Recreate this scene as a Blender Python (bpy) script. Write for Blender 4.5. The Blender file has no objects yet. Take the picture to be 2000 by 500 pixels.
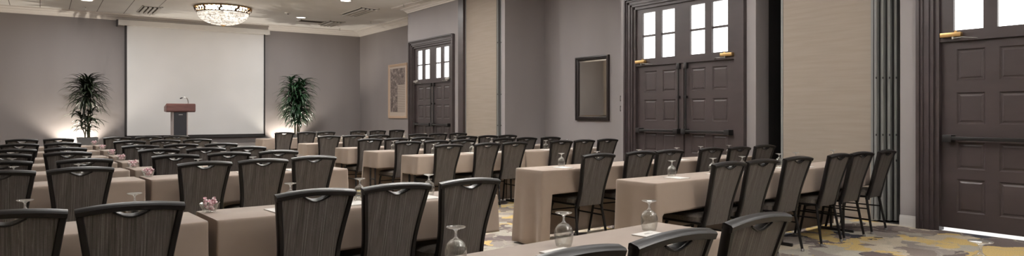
import bpy, bmesh, math, random
from mathutils import Vector, Matrix
random.seed(7)
S = bpy.context.scene
COL = S.collection
PI = math.pi
ORD = ['first','second','third','fourth','fifth','sixth','seventh','eighth']

# ------------------------------------------------------------------ materials
def mat(name, col, rough=.6, metal=0., spec=.5, emit=None, estr=0.):
    m = bpy.data.materials.new(name); m.use_nodes = True
    b = m.node_tree.nodes['Principled BSDF']
    b.inputs['Base Color'].default_value = (*col, 1)
    b.inputs['Roughness'].default_value = rough
    b.inputs['Metallic'].default_value = metal
    b.inputs['Specular IOR Level'].default_value = spec
    if emit:
        b.inputs['Emission Color'].default_value = (*emit, 1)
        b.inputs['Emission Strength'].default_value = estr
    return m
def nodes(m):
    nt = m.node_tree
    return nt, nt.nodes['Principled BSDF']
def N(nt, t, **kw):
    n = nt.nodes.new(t)
    for k, v in kw.items():
        if hasattr(n, k): setattr(n, k, v)
        else: n.inputs[k].default_value = v
    return n
def ramp(nt, stops, interp='LINEAR'):
    r = nt.nodes.new('ShaderNodeValToRGB'); cr = r.color_ramp; cr.interpolation = interp
    while len(cr.elements) < len(stops): cr.elements.new(.5)
    for e, (p, c) in zip(cr.elements, stops):
        e.position = p; e.color = (*c, 1)
    return r
def coords(nt, scale=(1, 1, 1), kind='Object', loc=(0, 0, 0)):
    tc = nt.nodes.new('ShaderNodeTexCoord'); mp = nt.nodes.new('ShaderNodeMapping')
    nt.links.new(tc.outputs[kind], mp.inputs[0]); mp.inputs['Scale'].default_value = scale
    mp.inputs['Location'].default_value = loc
    return mp
def noisy(m, c1, c2, scale, detail=3, p=(.35, .65), bump=0., bscale=None):
    nt, b = nodes(m)
    mp = coords(nt, scale); n = N(nt, 'ShaderNodeTexNoise'); n.inputs['Scale'].default_value = 1
    n.inputs['Detail'].default_value = detail
    nt.links.new(mp.outputs[0], n.inputs['Vector'])
    r = ramp(nt, [(p[0], c1), (p[1], c2)])
    nt.links.new(n.outputs[0], r.inputs[0]); nt.links.new(r.outputs[0], b.inputs['Base Color'])
    if bump:
        src = n
        if bscale:
            mp2 = coords(nt, bscale); src = N(nt, 'ShaderNodeTexNoise'); src.inputs['Scale'].default_value = 1
            nt.links.new(mp2.outputs[0], src.inputs['Vector'])
        bp = N(nt, 'ShaderNodeBump'); bp.inputs['Strength'].default_value = bump; bp.inputs['Distance'].default_value = .004
        nt.links.new(src.outputs[0], bp.inputs['Height']); nt.links.new(bp.outputs[0], b.inputs['Normal'])
    return m

M = {}
M['wall'] = noisy(mat('grey_wallpaper', (.3, .27, .27), .62), (.262, .237, .235), (.305, .28, .28), (.9, .9, .35), 2, (.3, .7))
M['return'] = noisy(mat('grey_wallpaper_return', (.3, .27, .27), .62), (.262, .237, .235), (.305, .28, .28), (.9, .9, .35), 2)  # same pair of greys as the wall material
M['ceiling'] = mat('ceiling_paint', (.72, .69, .66), .55)
M['crown'] = mat('crown_moulding_paint', (.82, .78, .75), .4)
M['bronze'] = mat('dark_gilt_bronze', (.10, .06, .03), .4, .3)
M['base'] = mat('white_baseboard_paint', (.62, .6, .58), .4)
M['door'] = noisy(mat('dark_brown_door_paint', (.06, .045, .044), .38), (.040, .030, .0295), (.049, .037, .0365), (2, 2, 6), 2)
M['black'] = mat('black_iron', (.012, .011, .011), .35)
M['brass'] = mat('brushed_brass', (.72, .47, .2), .32, .9)
M['steel'] = mat('satin_steel', (.55, .53, .5), .3, .9)
M['tan'] = noisy(mat('tan_partition_fabric', (.36, .29, .23), .85), (.27, .224, .182), (.295, .246, .203), (1.5, 1.5, 26), 4, bump=.15)
M['alu'] = mat('grey_green_aluminium', (.21, .212, .205), .55, .1)
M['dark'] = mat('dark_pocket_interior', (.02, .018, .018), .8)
M['screen'] = noisy(mat('projection_screen_white', (.66, .65, .65), .8), (.80, .795, .79), (.86, .85, .85), (.7, .7, .7), 2)
M['white'] = mat('white_enamel', (.74, .71, .67), .4)
M['screenblack'] = mat('matt_black_border', (.018, .014, .014), .6)
M['frame'] = mat('dark_chair_frame', (.007, .006, .006), .4, .0, .28)
M['rubber'] = mat('grey_glide', (.2, .19, .18), .5)
M['mahogany'] = noisy(mat('mahogany_veneer', (.2, .07, .06), .4), (.13, .05, .045), (.2, .085, .075), (3, 3, 20), 3)
M['lecternblack'] = mat('black_lectern_panel', (.012, .013, .02), .5)
M['lecterngrey'] = mat('grey_lectern_side', (.42, .37, .36), .5)
M['pot'] = mat('grey_fibre_planter', (.16, .16, .16), .6)
M['soil'] = mat('dark_soil', (.03, .02, .015), .95)
M['stem'] = noisy(mat('palm_cane', (.1, .09, .04), .7), (.07, .08, .03), (.16, .13, .07), (20, 20, 60))
M['leafdark'] = noisy(mat('dark_palm_leaf', (.02, .03, .018), .42), (.012, .016, .011), (.035, .05, .025), (6, 6, 6))
M['leafgreen'] = noisy(mat('green_palm_leaf', (.02, .05, .025), .36), (.012, .034, .016), (.04, .10, .045), (6, 6, 6))
M['paper'] = mat('white_paper', (.80, .78, .74), .7)
M['ink'] = mat('grey_ink', (.42, .40, .38), .7)
M['mirrorframe'] = mat('dark_mirror_frame', (.018, .013, .012), .3)
M['mirror'] = mat('silvered_glass', (.9, .9, .87), .03, 1.)
M['bevel'] = mat('bevelled_mirror_edge', (.86, .84, .8), .12, 1.)
M['oak'] = mat('pale_wood_frame', (.52, .38, .28), .45)
M['carpetstage'] = noisy(mat('stage_carpet', (.16, .14, .13), .95), (.13, .115, .11), (.2, .18, .17), (30, 30, 30))
M['lamp'] = mat('lit_lamp_lens', (1, 1, 1), .4, emit=(1, .95, .86), estr=9)
M['pane'] = mat('daylit_window_pane', (.9, .9, .9), .2, emit=(1, 1, .98), estr=2.2)
M['plate'] = mat('dark_switch_plate', (.06, .05, .05), .4)
M['tabletop'] = mat('laminate_tabletop', (.2, .15, .11), .5)
M['drop'] = mat('cut_glass_drop', (.10, .085, .075), .15)
M['grille'] = mat('dark_air_grille', (.12, .10, .09), .6)

# tablecloth
m = mat('taupe_tablecloth', (.37, .29, .235), .7); M['cloth'] = m
nt, b = nodes(m)
mp = coords(nt, (2.2, 2.2, 2.2)); n = N(nt, 'ShaderNodeTexNoise'); n.inputs['Scale'].default_value = 1.3; n.inputs['Detail'].default_value = 3
nt.links.new(mp.outputs[0], n.inputs[0]); r = ramp(nt, [(.3, (.29, .227, .182)), (.7, (.335, .266, .217))])
nt.links.new(n.outputs[0], r.inputs[0]); nt.links.new(r.outputs[0], b.inputs['Base Color'])
b.inputs['Sheen Weight'].default_value = .15
bp = N(nt, 'ShaderNodeBump'); bp.inputs['Strength'].default_value = .25; bp.inputs['Distance'].default_value = .01
nt.links.new(n.outputs[0], bp.inputs['Height']); nt.links.new(bp.outputs[0], b.inputs['Normal'])

# striped chair fabric: irregular vertical yarn stripes with a woven rib
def striped(name, stops, rough=.6):
    m = mat(name, (.1, .09, .08), rough); nt, b = nodes(m)
    mp = coords(nt, (1, .15, .25)); n = N(nt, 'ShaderNodeTexNoise'); n.inputs['Scale'].default_value = 150; n.inputs['Detail'].default_value = 1.5
    mp.inputs['Scale'].default_value = (1, .0, .012)
    nt.links.new(mp.outputs[0], n.inputs['Vector'])
    r = ramp(nt, stops); nt.links.new(n.outputs[0], r.inputs[0])
    mz = coords(nt, (1, 0, 1)); v = N(nt, 'ShaderNodeTexBrick'); nt.links.new(mz.outputs[0], v.inputs[0])
    mz.inputs['Rotation'].default_value = (PI/2, 0, 0)
    v.inputs['Scale'].default_value = 1.; v.inputs['Brick Width'].default_value = .007; v.inputs['Row Height'].default_value = .0034
    v.inputs['Mortar Size'].default_value = .0008; v.inputs['Mortar Smooth'].default_value = .3
    v.inputs['Color1'].default_value = (1, 1, 1, 1); v.inputs['Color2'].default_value = (.72, .72, .72, 1); v.inputs['Mortar'].default_value = (.3, .3, .3, 1)
    mx = N(nt, 'ShaderNodeMix'); mx.data_type = 'RGBA'; mx.blend_type = 'MULTIPLY'; mx.inputs[0].default_value = .75
    nt.links.new(r.outputs[0], mx.inputs[6]); nt.links.new(v.outputs[0], mx.inputs[7])
    nt.links.new(mx.outputs[2], b.inputs['Base Color'])
    bp = N(nt, 'ShaderNodeBump'); bp.inputs['Strength'].default_value = .4; bp.inputs['Distance'].default_value = .0015
    nt.links.new(v.outputs[0], bp.inputs['Height']); nt.links.new(bp.outputs[0], b.inputs['Normal'])
    return m
M['fabric'] = striped('striped_chair_fabric', [(.34, (.05, .041, .035)), (.42, (.125, .108, .098)), (.47, (.065, .054, .048)), (.53, (.165, .15, .14)), (.58, (.085, .073, .066)), (.66, (.21, .196, .187))])
M['seat'] = noisy(mat('dark_seat_fabric', (.05, .042, .036), .5), (.055, .047, .04), (.095, .08, .068), (90, 90, 90), 2, bump=.2)

# glass
m = bpy.data.materials.new('clear_glass'); m.use_nodes = True; nt = m.node_tree; nt.nodes.clear(); M['glass'] = m
out = N(nt, 'ShaderNodeOutputMaterial'); tr = N(nt, 'ShaderNodeBsdfTransparent'); tr.inputs[0].default_value = (.96, .97, .96, 1)
gl = N(nt, 'ShaderNodeBsdfGlossy'); gl.inputs['Roughness'].default_value = .03
df = N(nt, 'ShaderNodeBsdfTranslucent'); df.inputs[0].default_value = (.9, .9, .9, 1)
lw = N(nt, 'ShaderNodeLayerWeight'); lw.inputs[0].default_value = .22
mr = N(nt, 'ShaderNodeMapRange'); mr.inputs[3].default_value = .035; mr.inputs[4].default_value = .9
nt.links.new(lw.outputs['Facing'], mr.inputs[0])
m1 = N(nt, 'ShaderNodeMixShader'); m1.inputs[0].default_value = .05
nt.links.new(gl.outputs[0], m1.inputs[1]); nt.links.new(df.outputs[0], m1.inputs[2])
m2_ = N(nt, 'ShaderNodeMixShader'); nt.links.new(mr.outputs[0], m2_.inputs[0]); nt.links.new(tr.outputs[0], m2_.inputs[1]); nt.links.new(m1.outputs[0], m2_.inputs[2])
nt.links.new(m2_.outputs[0], out.inputs[0])
M['brightfoot'] = M['glass'].copy(); M['brightfoot'].name = 'brightened_foot_glass'  # brightness mixed into the glass so foot and stem stand out
for nd in M['brightfoot'].node_tree.nodes:
    if nd.type == 'MAP_RANGE': nd.inputs[3].default_value = .34; nd.inputs[4].default_value = .95
    if nd.type == 'MIX_SHADER' and not nd.inputs[0].is_linked: nd.inputs[0].default_value = .35
M['candy'] = noisy(mat('pink_sweet_wrapper', (.7, .25, .33), .35), (.62, .26, .33), (.85, .70, .72), (60, 60, 60), 2, (.38, .55))

# carpet: leaf-like patches in taupe, cream, slate and gold with fine pale veins
m = mat('patterned_carpet', (.3, .28, .25), .95, spec=.1); M['carpet'] = m
nt, b = nodes(m)
mp = coords(nt, (1, 1, 0))
dn = N(nt, 'ShaderNodeTexNoise'); dn.inputs['Scale'].default_value = 3.2; dn.inputs['Detail'].default_value = 5
nt.links.new(mp.outputs[0], dn.inputs[0])
sc = N(nt, 'ShaderNodeVectorMath'); sc.operation = 'SCALE'; sc.inputs[3].default_value = .6
nt.links.new(dn.outputs['Color'], sc.inputs[0])
ad = N(nt, 'ShaderNodeVectorMath'); ad.operation = 'ADD'
nt.links.new(mp.outputs[0], ad.inputs[0]); nt.links.new(sc.outputs[0], ad.inputs[1])
vo = N(nt, 'ShaderNodeTexVoronoi'); vo.inputs['Scale'].default_value = 3.3; nt.links.new(ad.outputs[0], vo.inputs['Vector'])
sp = N(nt, 'ShaderNodeSeparateColor'); nt.links.new(vo.outputs['Color'], sp.inputs[0])
r = ramp(nt, [(0, (.13, .105, .10)), (.18, (.52, .45, .35)), (.36, (.22, .18, .16)), (.48, (.42, .39, .33)), (.62, (.60, .44, .19)), (.80, (.05, .05, .062)), (.89, (.30, .265, .24))], 'CONSTANT')
nt.links.new(sp.outputs[0], r.inputs[0])
ve = N(nt, 'ShaderNodeTexVoronoi'); ve.feature = 'DISTANCE_TO_EDGE'; ve.inputs['Scale'].default_value = 2.1
ad2 = N(nt, 'ShaderNodeVectorMath'); ad2.operation = 'ADD'; ad2.inputs[1].default_value = (3.3, 1.7, 0)
nt.links.new(ad.outputs[0], ad2.inputs[0]); nt.links.new(ad2.outputs[0], ve.inputs['Vector'])
re = ramp(nt, [(.012, (1, 1, 1)), (.03, (0, 0, 0))]); nt.links.new(ve.outputs['Distance'], re.inputs[0])
mx = N(nt, 'ShaderNodeMix'); mx.data_type = 'RGBA'; mx.inputs[7].default_value = (.40, .36, .29, 1)
ms = N(nt, 'ShaderNodeMath'); ms.operation = 'MULTIPLY'; ms.inputs[1].default_value = .7
nt.links.new(re.outputs[0], ms.inputs[0]); nt.links.new(ms.outputs[0], mx.inputs[0]); nt.links.new(r.outputs[0], mx.inputs[6])
pile = N(nt, 'ShaderNodeTexNoise'); pile.inputs['Scale'].default_value = 90; nt.links.new(mp.outputs[0], pile.inputs[0])
rp = ramp(nt, [(.3, (.8, .8, .8)), (.7, (1.1, 1.1, 1.1))]); nt.links.new(pile.outputs[0], rp.inputs[0])
m2 = N(nt, 'ShaderNodeMix'); m2.data_type = 'RGBA'; m2.blend_type = 'MULTIPLY'; m2.inputs[0].default_value = 1
nt.links.new(mx.outputs[2], m2.inputs[6]); nt.links.new(rp.outputs[0], m2.inputs[7]); nt.links.new(m2.outputs[2], b.inputs['Base Color'])

# ceiling tile seams
nt, b = nodes(M['ceiling'])
tc = N(nt, 'ShaderNodeTexCoord'); sx = N(nt, 'ShaderNodeSeparateXYZ'); nt.links.new(tc.outputs['Object'], sx.inputs[0])
def seam(out, period, off, width):
    a = N(nt, 'ShaderNodeMath'); a.operation = 'ADD'; a.inputs[1].default_value = off + 100 * period; nt.links.new(out, a.inputs[0])
    mo = N(nt, 'ShaderNodeMath'); mo.operation = 'MODULO'; mo.inputs[1].default_value = period; nt.links.new(a.outputs[0], mo.inputs[0])
    l = N(nt, 'ShaderNodeMath'); l.operation = 'LESS_THAN'; l.inputs[1].default_value = width; nt.links.new(mo.outputs[0], l.inputs[0])
    return l
s1 = seam(sx.outputs[0], .667, .03, .018)
mxn = N(nt, 'ShaderNodeTexNoise'); mxn.inputs['Scale'].default_value = 1.2; nt.links.new(tc.outputs['Object'], mxn.inputs[0])
rr = ramp(nt, [(.3, (.80, .785, .765)), (.7, (.88, .865, .845))]); nt.links.new(mxn.outputs[0], rr.inputs[0])
mm = N(nt, 'ShaderNodeMix'); mm.data_type = 'RGBA'; mm.inputs[7].default_value = (.2, .18, .17, 1)
lf = N(nt, 'ShaderNodeMath'); lf.operation = 'LESS_THAN'; lf.inputs[1].default_value = 3.2; nt.links.new(sx.outputs[0], lf.inputs[0])
sm = N(nt, 'ShaderNodeMath'); sm.operation = 'MULTIPLY'; nt.links.new(s1.outputs[0], sm.inputs[0]); nt.links.new(lf.outputs[0], sm.inputs[1])
nt.links.new(sm.outputs[0], mm.inputs[0]); nt.links.new(rr.outputs[0], mm.inputs[6]); nt.links.new(mm.outputs[2], b.inputs['Base Color'])

# chandelier crystal
m = mat('lit_crystal_beads', (.9, .86, .8), .2, emit=(1, .93, .82), estr=1.4); M['crystal'] = m
nt, b = nodes(m)
tc = N(nt, 'ShaderNodeTexCoord'); vo = N(nt, 'ShaderNodeTexVoronoi'); vo.inputs['Scale'].default_value = 22
nt.links.new(tc.outputs['Object'], vo.inputs['Vector'])
n1 = N(nt, 'ShaderNodeTexNoise'); n1.inputs['Scale'].default_value = 4.5; nt.links.new(tc.outputs['Object'], n1.inputs[0])
mu = N(nt, 'ShaderNodeMath'); mu.operation = 'MULTIPLY_ADD'; mu.inputs[1].default_value = -1.5; mu.inputs[2].default_value = 1.45
nt.links.new(vo.outputs['Distance'], mu.inputs[0])
m3 = N(nt, 'ShaderNodeMath'); m3.operation = 'MULTIPLY'; nt.links.new(mu.outputs[0], m3.inputs[0])
rr = ramp(nt, [(.35, (.55, .55, .55)), (.65, (1.5, 1.5, 1.5))]); nt.links.new(n1.outputs[0], rr.inputs[0]); nt.links.new(rr.outputs[0], m3.inputs[1])
nt.links.new(m3.outputs[0], b.inputs['Emission Strength'])

# poster print
m = mat('vintage_poster_print', (.6, .5, .4), .6); M['poster'] = m
nt, b = nodes(m)
tc = N(nt, 'ShaderNodeTexCoord'); sx = N(nt, 'ShaderNodeSeparateXYZ'); nt.links.new(tc.outputs['Generated'], sx.inputs[0])
nn = N(nt, 'ShaderNodeTexNoise'); nn.inputs['Scale'].default_value = 2.6; nn.inputs['Detail'].default_value = 9; nn.inputs['Roughness'].default_value = .75
mp = coords(nt, (1, 2.2, 3)); nt.links.new(mp.outputs[0], nn.inputs[0])
rimg = ramp(nt, [(.36, (.05, .035, .035)), (.52, (.2, .16, .145)), (.66, (.5, .43, .38))]); nt.links.new(nn.outputs[0], rimg.inputs[0])
wv = N(nt, 'ShaderNodeMath'); wv.operation = 'MULTIPLY'; wv.inputs[1].default_value = 26; nt.links.new(sx.outputs[2], wv.inputs[0])
fr = N(nt, 'ShaderNodeMath'); fr.operation = 'FRACT'; nt.links.new(wv.outputs[0], fr.inputs[0])
rl = ramp(nt, [(0, (.2, .155, .135)), (.3, (.44, .375, .32))], 'CONSTANT'); nt.links.new(fr.outputs[0], rl.inputs[0])
# picture area: high part of the sheet, or the left column (large Y is left when seen from the room)
g1 = N(nt, 'ShaderNodeMath'); g1.operation = 'GREATER_THAN'; g1.inputs[1].default_value = .62; nt.links.new(sx.outputs[2], g1.inputs[0])
g2 = N(nt, 'ShaderNodeMath'); g2.operation = 'GREATER_THAN'; g2.inputs[1].default_value = .5; nt.links.new(sx.outputs[1], g2.inputs[0])
mxx = N(nt, 'ShaderNodeMath'); mxx.operation = 'MAXIMUM'; nt.links.new(g1.outputs[0], mxx.inputs[0]); nt.links.new(g2.outputs[0], mxx.inputs[1])
mi = N(nt, 'ShaderNodeMix'); mi.data_type = 'RGBA'; nt.links.new(mxx.outputs[0], mi.inputs[0])
nt.links.new(rl.outputs[0], mi.inputs[6]); nt.links.new(rimg.outputs[0], mi.inputs[7]); nt.links.new(mi.outputs[2], b.inputs['Base Color'])
M['mat_board'] = mat('cream_poster_margin', (.50, .42, .36), .7)

# ------------------------------------------------------------------ mesh helpers
def obj(name, bm, m, parent=None, smooth=True, angle=40):
    me = bpy.data.meshes.new(name); bmesh.ops.recalc_face_normals(bm, faces=bm.faces); bm.to_mesh(me); bm.free()
    me.materials.append(m)
    if smooth:
        for p in me.polygons: p.use_smooth = True
        me.set_sharp_from_angle(angle=math.radians(angle))
    o = bpy.data.objects.new(name, me); COL.objects.link(o)
    if parent: o.parent = parent
    return o
def thing(name, label, cat, loc=(0, 0, 0), rz=0, group=None):
    o = bpy.data.objects.new(name, None); o.empty_display_size = .1; COL.objects.link(o)
    o.location = loc; o.rotation_euler = (0, 0, rz); o['label'] = label; o['category'] = cat
    if group: o['group'] = group
    return o
def tag(o, label, cat, group=None):
    o['label'] = label; o['category'] = cat
    if group: o['group'] = group
    return o
def struct(name, bm, m, smooth=False):
    o = obj(name, bm, m, None, smooth); o['kind'] = 'structure'; return o
def box(bm, x0, x1, y0, y1, z0, z1, bev=0):
    vs = [bm.verts.new((x, y, z)) for x in (x0, x1) for y in (y0, y1) for z in (z0, z1)]
    fs = [(0, 1, 3, 2), (4, 6, 7, 5), (0, 4, 5, 1), (2, 3, 7, 6), (0, 2, 6, 4), (1, 5, 7, 3)]
    faces = [bm.faces.new([vs[i] for i in f]) for f in fs]
    if bev:
        es = list({e for f in faces for e in f.edges})
        bmesh.ops.bevel(bm, geom=es, offset=bev, segments=2, affect='EDGES', profile=.6)
    return bm
def B(*a, **k):
    return box(bmesh.new(), *a, **k)
def tube(bm, pts, r, sides=8, r2=None, cap=True):
    pts = [Vector(p) for p in pts]; rings = []
    up = Vector((0, 0, 1))
    t0 = (pts[1] - pts[0]).normalized()
    if abs(t0.dot(up)) > .95: up = Vector((0, 1, 0))
    n = t0.cross(up).normalized()
    for i, p in enumerate(pts):
        t = (pts[min(i+1, len(pts)-1)] - pts[max(i-1, 0)]).normalized()
        n = (n - t * n.dot(t)).normalized(); bb = t.cross(n)
        rad = r if r2 is None else r + (r2 - r) * i / (len(pts) - 1)
        rings.append([bm.verts.new(p + (n * math.cos(2*PI*k/sides) + bb * math.sin(2*PI*k/sides)) * rad) for k in range(sides)])
    for a, c in zip(rings, rings[1:]):
        for k in range(sides):
            bm.faces.new((a[k], a[(k+1) % sides], c[(k+1) % sides], c[k]))
    if cap:
        bm.faces.new(rings[0][::-1]); bm.faces.new(rings[-1])
    return bm
def sweep(bm, pts, nrm, ha, hb):
    """rectangular section with chamfered corners swept along pts; ha in the plane, hb along nrm"""
    pts = [Vector(p) for p in pts]; rings = []
    for i, p in enumerate(pts):
        t = (pts[min(i+1, len(pts)-1)] - pts[max(i-1, 0)]).normalized()
        nn = Vector(nrm); nn = (nn - t * nn.dot(t)).normalized(); s = t.cross(nn)
        q = .35
        rings.append([bm.verts.new(p + s * ha * a + nn * hb * c) for a, c in
                      ((1, 1-q), (1-q, 1), (-1+q, 1), (-1, 1-q), (-1, -1+q), (-1+q, -1), (1-q, -1), (1, -1+q))])
    for a, c in zip(rings, rings[1:]):
        for k in range(8): bm.faces.new((a[k], a[(k+1) % 8], c[(k+1) % 8], c[k]))
    bm.faces.new(rings[0][::-1]); bm.faces.new(rings[-1])
    return bm
def lathe(bm, prof, segs=24, c=(0, 0, 0)):
    rings = []
    for r, z in prof:
        if r < 1e-5: rings.append([bm.verts.new((c[0], c[1], c[2] + z))])
        else: rings.append([bm.verts.new((c[0] + r * math.cos(2*PI*k/segs), c[1] + r * math.sin(2*PI*k/segs), c[2] + z)) for k in range(segs)])
    for a, d in zip(rings, rings[1:]):
        for k in range(segs):
            k2 = (k+1) % segs
            if len(a) == 1 and len(d) == 1: continue
            if len(a) == 1: bm.faces.new((a[0], d[k], d[k2]))
            elif len(d) == 1: bm.faces.new((a[k], a[k2], d[0]))
            else: bm.faces.new((a[k], a[k2], d[k2], d[k]))
    return bm
def lerp_tab(tab, z):
    if z <= tab[0][0]: return tab[0][1]
    for (a, va), (c, vc) in zip(tab, tab[1:]):
        if z <= c:
            t = (z - a) / (c - a); return va + (vc - va) * t
    return tab[-1][1]
def copy_tree(o, loc=None, rz=None, parent=None):
    c = o.copy(); COL.objects.link(c)
    if parent: c.parent = parent
    for ch in list(o.children): copy_tree(ch, parent=c)
    if loc is not None: c.location = loc
    if rz is not None: c.rotation_euler = (0, 0, rz)
    return c

# ------------------------------------------------------------------ the room
ZC = 4.25; XW = 8.30; XR = 9.40; YF = 23.07; XL = -2.4; YB = -2.0
struct('floor', B(XL, XW + .06, YB, YF, -.05, 0), M['carpet'])
struct('floor_recess', B(XW + .06, XR, 8.6, 12.27, -.05, 0), M['carpet'])
struct('floor_recess', B(XW + .06, XR, 16.9, YF, -.05, 0), M['carpet'])
struct('ceiling', B(XL - .1, XR + .1, YB, YF + .1, ZC, ZC + .05), M['ceiling'])
struct('wall_front', B(XL - .1, XR + .1, YF, YF + .12, -.05, ZC), M['wall'])
struct('wall_left', B(XL - .1, XL, YB, YF, -.05, ZC), M['tan'])
struct('wall_back', B(XL - .1, XR + .1, YB - .1, YB, -.05, ZC), M['wall'])
struct('wall_right_recess', B(XR, XR + .1, 16.9, YF, -.05, ZC), M['wall'])
struct('wall_right_recess', B(XR, XR + .1, 8.6, 12.27, -.05, ZC), M['wall'])
struct('wall_right_return', B(XW, XR + .1, 16.85, 16.95, -.05, ZC), M['wall'])
struct('wall_right_return', B(XW + .3, XR + .1, 12.2, 12.3, -.05, ZC), M['wall'])
struct('wall_right_return', B(XW, XR + .1, 8.5, 8.6, -.05, ZC), M['wall'])
# wall faces with the three door openings and the two partition pockets
bm = bmesh.new()
DOORS = [(2.51, 'near'), (7.255, 'middle'), (15.585, 'far')]
segs = [(16.705, 16.85, -.05, ZC), (14.2, 14.465, -.05, ZC), (14.465, 16.705, 3.16, ZC),
        (8.375, 8.5, -.05, ZC), (5.89, 6.135, -.05, ZC), (6.135, 8.375, 3.16, ZC),
        (3.63, 3.93, -.05, ZC), (1.39, 3.63, 3.16, ZC), (YB, 1.39, -.05, ZC), (12.2, 12.33, -.05, ZC)]
for y0, y1, z0, z1 in segs: box(bm, XW, XW + .3 if z0 < 0 else XW + .18, y0, y1, z0, z1)
struct('wall_right', bm, M['wall'])
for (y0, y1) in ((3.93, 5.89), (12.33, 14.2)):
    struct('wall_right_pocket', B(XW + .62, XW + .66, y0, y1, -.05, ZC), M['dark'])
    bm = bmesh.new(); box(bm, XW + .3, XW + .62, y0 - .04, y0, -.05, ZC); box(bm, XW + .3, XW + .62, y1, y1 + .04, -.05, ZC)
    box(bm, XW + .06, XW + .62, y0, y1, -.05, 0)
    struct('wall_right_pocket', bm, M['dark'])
# crown moulding: stepped cornice, profile run along each wall
def cornice(name, p0, p1, inward, e0=0, e1=0):
    prof = [(0, 4.085), (.022, 4.085), (.03, 4.11), (.055, 4.12), (.075, 4.15), (.12, 4.175), (.15, 4.18), (.16, 4.2), (.2, 4.215), (.34, 4.22), (.35, ZC), (0, ZC)]
    bm = bmesh.new(); a, c = Vector(p0), Vector(p1); i = Vector(inward); d = (c - a).normalized()
    r1 = [bm.verts.new((a.x + i.x*o + d.x*e0*o, a.y + i.y*o + d.y*e0*o, z)) for o, z in prof]
    r2 = [bm.verts.new((c.x + i.x*o - d.x*e1*o, c.y + i.y*o - d.y*e1*o, z)) for o, z in prof]
    n = len(prof)
    for k in range(n): bm.faces.new((r1[k], r1[(k+1) % n], r2[(k+1) % n], r2[k]))
    bm.faces.new(r1[::-1]); bm.faces.new(r2)
    return struct(name, bm, M['crown'])
cornice('trim_1', (XL, YF), (XR, YF), (0, -1), 0, 1)
cornice('trim_2', (XR, 16.95), (XR, YF), (-1, 0), 1, 1)
cornice('trim_3', (XW, 12.2), (XW, 16.95), (-1, 0), -1, -1)
cornice('trim_4', (XR, 8.6), (XR, 12.2), (-1, 0), 1, 1)
cornice('trim_5', (XW, YB), (XW, 8.6), (-1, 0), 0, -1)
cornice('trim_6', (XW, 16.95), (XR, 16.95), (0, 1), -1, 1)
cornice('trim_7', (XW, 8.6), (XR, 8.6), (0, 1), -1, 1)
cornice('trim_8', (XW, 12.2), (XR, 12.2), (0, -1), -1, 1)
# baseboards
def baseboard(name, x0, x1, y0, y1):
    bm = bmesh.new(); box(bm, x0, x1, y0, y1, 0, .105)
    cx = (x0 < x1)
    box(bm, x0 + .006 if x1 - x0 < .05 else x0, x1, y0 + .006 if y1 - y0 < .05 else y0, y1, .105, .128)
    struct(name, bm, M['base'])
baseboard('baseboard_right', XW - .022, XW, 3.735, 3.93)
baseboard('baseboard_right', XW - .022, XW, 5.89, 6.03)
baseboard('baseboard_right', XW - .022, XW, 8.48, 8.6)
baseboard('baseboard_right', XW - .022, XW, 14.2, 14.37)
baseboard('baseboard_right', XW - .022, XW, 12.2, 12.33)
baseboard('baseboard_recess', XR - .022, XR, 8.6, 12.2)
baseboard('baseboard_recess', XR - .022, XR, 16.95, YF)
baseboard('baseboard_front', XL, XR, YF - .022, YF)

# doors -----------------------------------------------------------------
def panelled_leaf(y0, y1, zb, xf):
    """door leaf with eight sunk panels, front face at x = xf"""
    bm = bmesh.new(); T = .05
    st, mid = .155, .13; W = y1 - y0; pw = (W - 2*st - mid) / 2
    ys = [(y0 + st, y0 + st + pw), (y0 + st + pw + mid, y1 - st)]
    zs = [(.22, .59), (.70, 1.0), (1.2, 1.55), (1.68, 2.03)]
    box(bm, xf + .018, xf + T, y0, y1, zb, 2.125)
    yc = [y0] + [v for p in ys for v in p] + [y1]
    zc = [zb] + [v for p in zs for v in p] + [2.125]
    for i in range(len(yc) - 1):
        for j in range(len(zc) - 1):
            if i % 2 == 1 and j % 2 == 1:
                a, c, d, e = yc[i], yc[i+1], zc[j], zc[j+1]
                # sloped sticking around the panel then a raised field
                def ring(s, x): return [bm.verts.new((x, *q)) for q in ((a+s, d+s), (c-s, d+s), (c-s, e-s), (a+s, e-s))]
                r0, r1, r2, r3 = ring(0, xf), ring(.014, xf + .013), ring(.026, xf + .013), ring(.042, xf + .006)
                for p, q in ((r0, r1), (r1, r2), (r2, r3)):
                    for k in range(4): bm.faces.new((p[k], p[(k+1) % 4], q[(k+1) % 4], q[k]))
                bm.faces.new(r3)
            else:
                box(bm, xf, xf + .018, yc[i], yc[i+1], zc[j], zc[j+1])
    bmesh.ops.remove_doubles(bm, verts=bm.verts, dist=.0002)
    return bm
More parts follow.
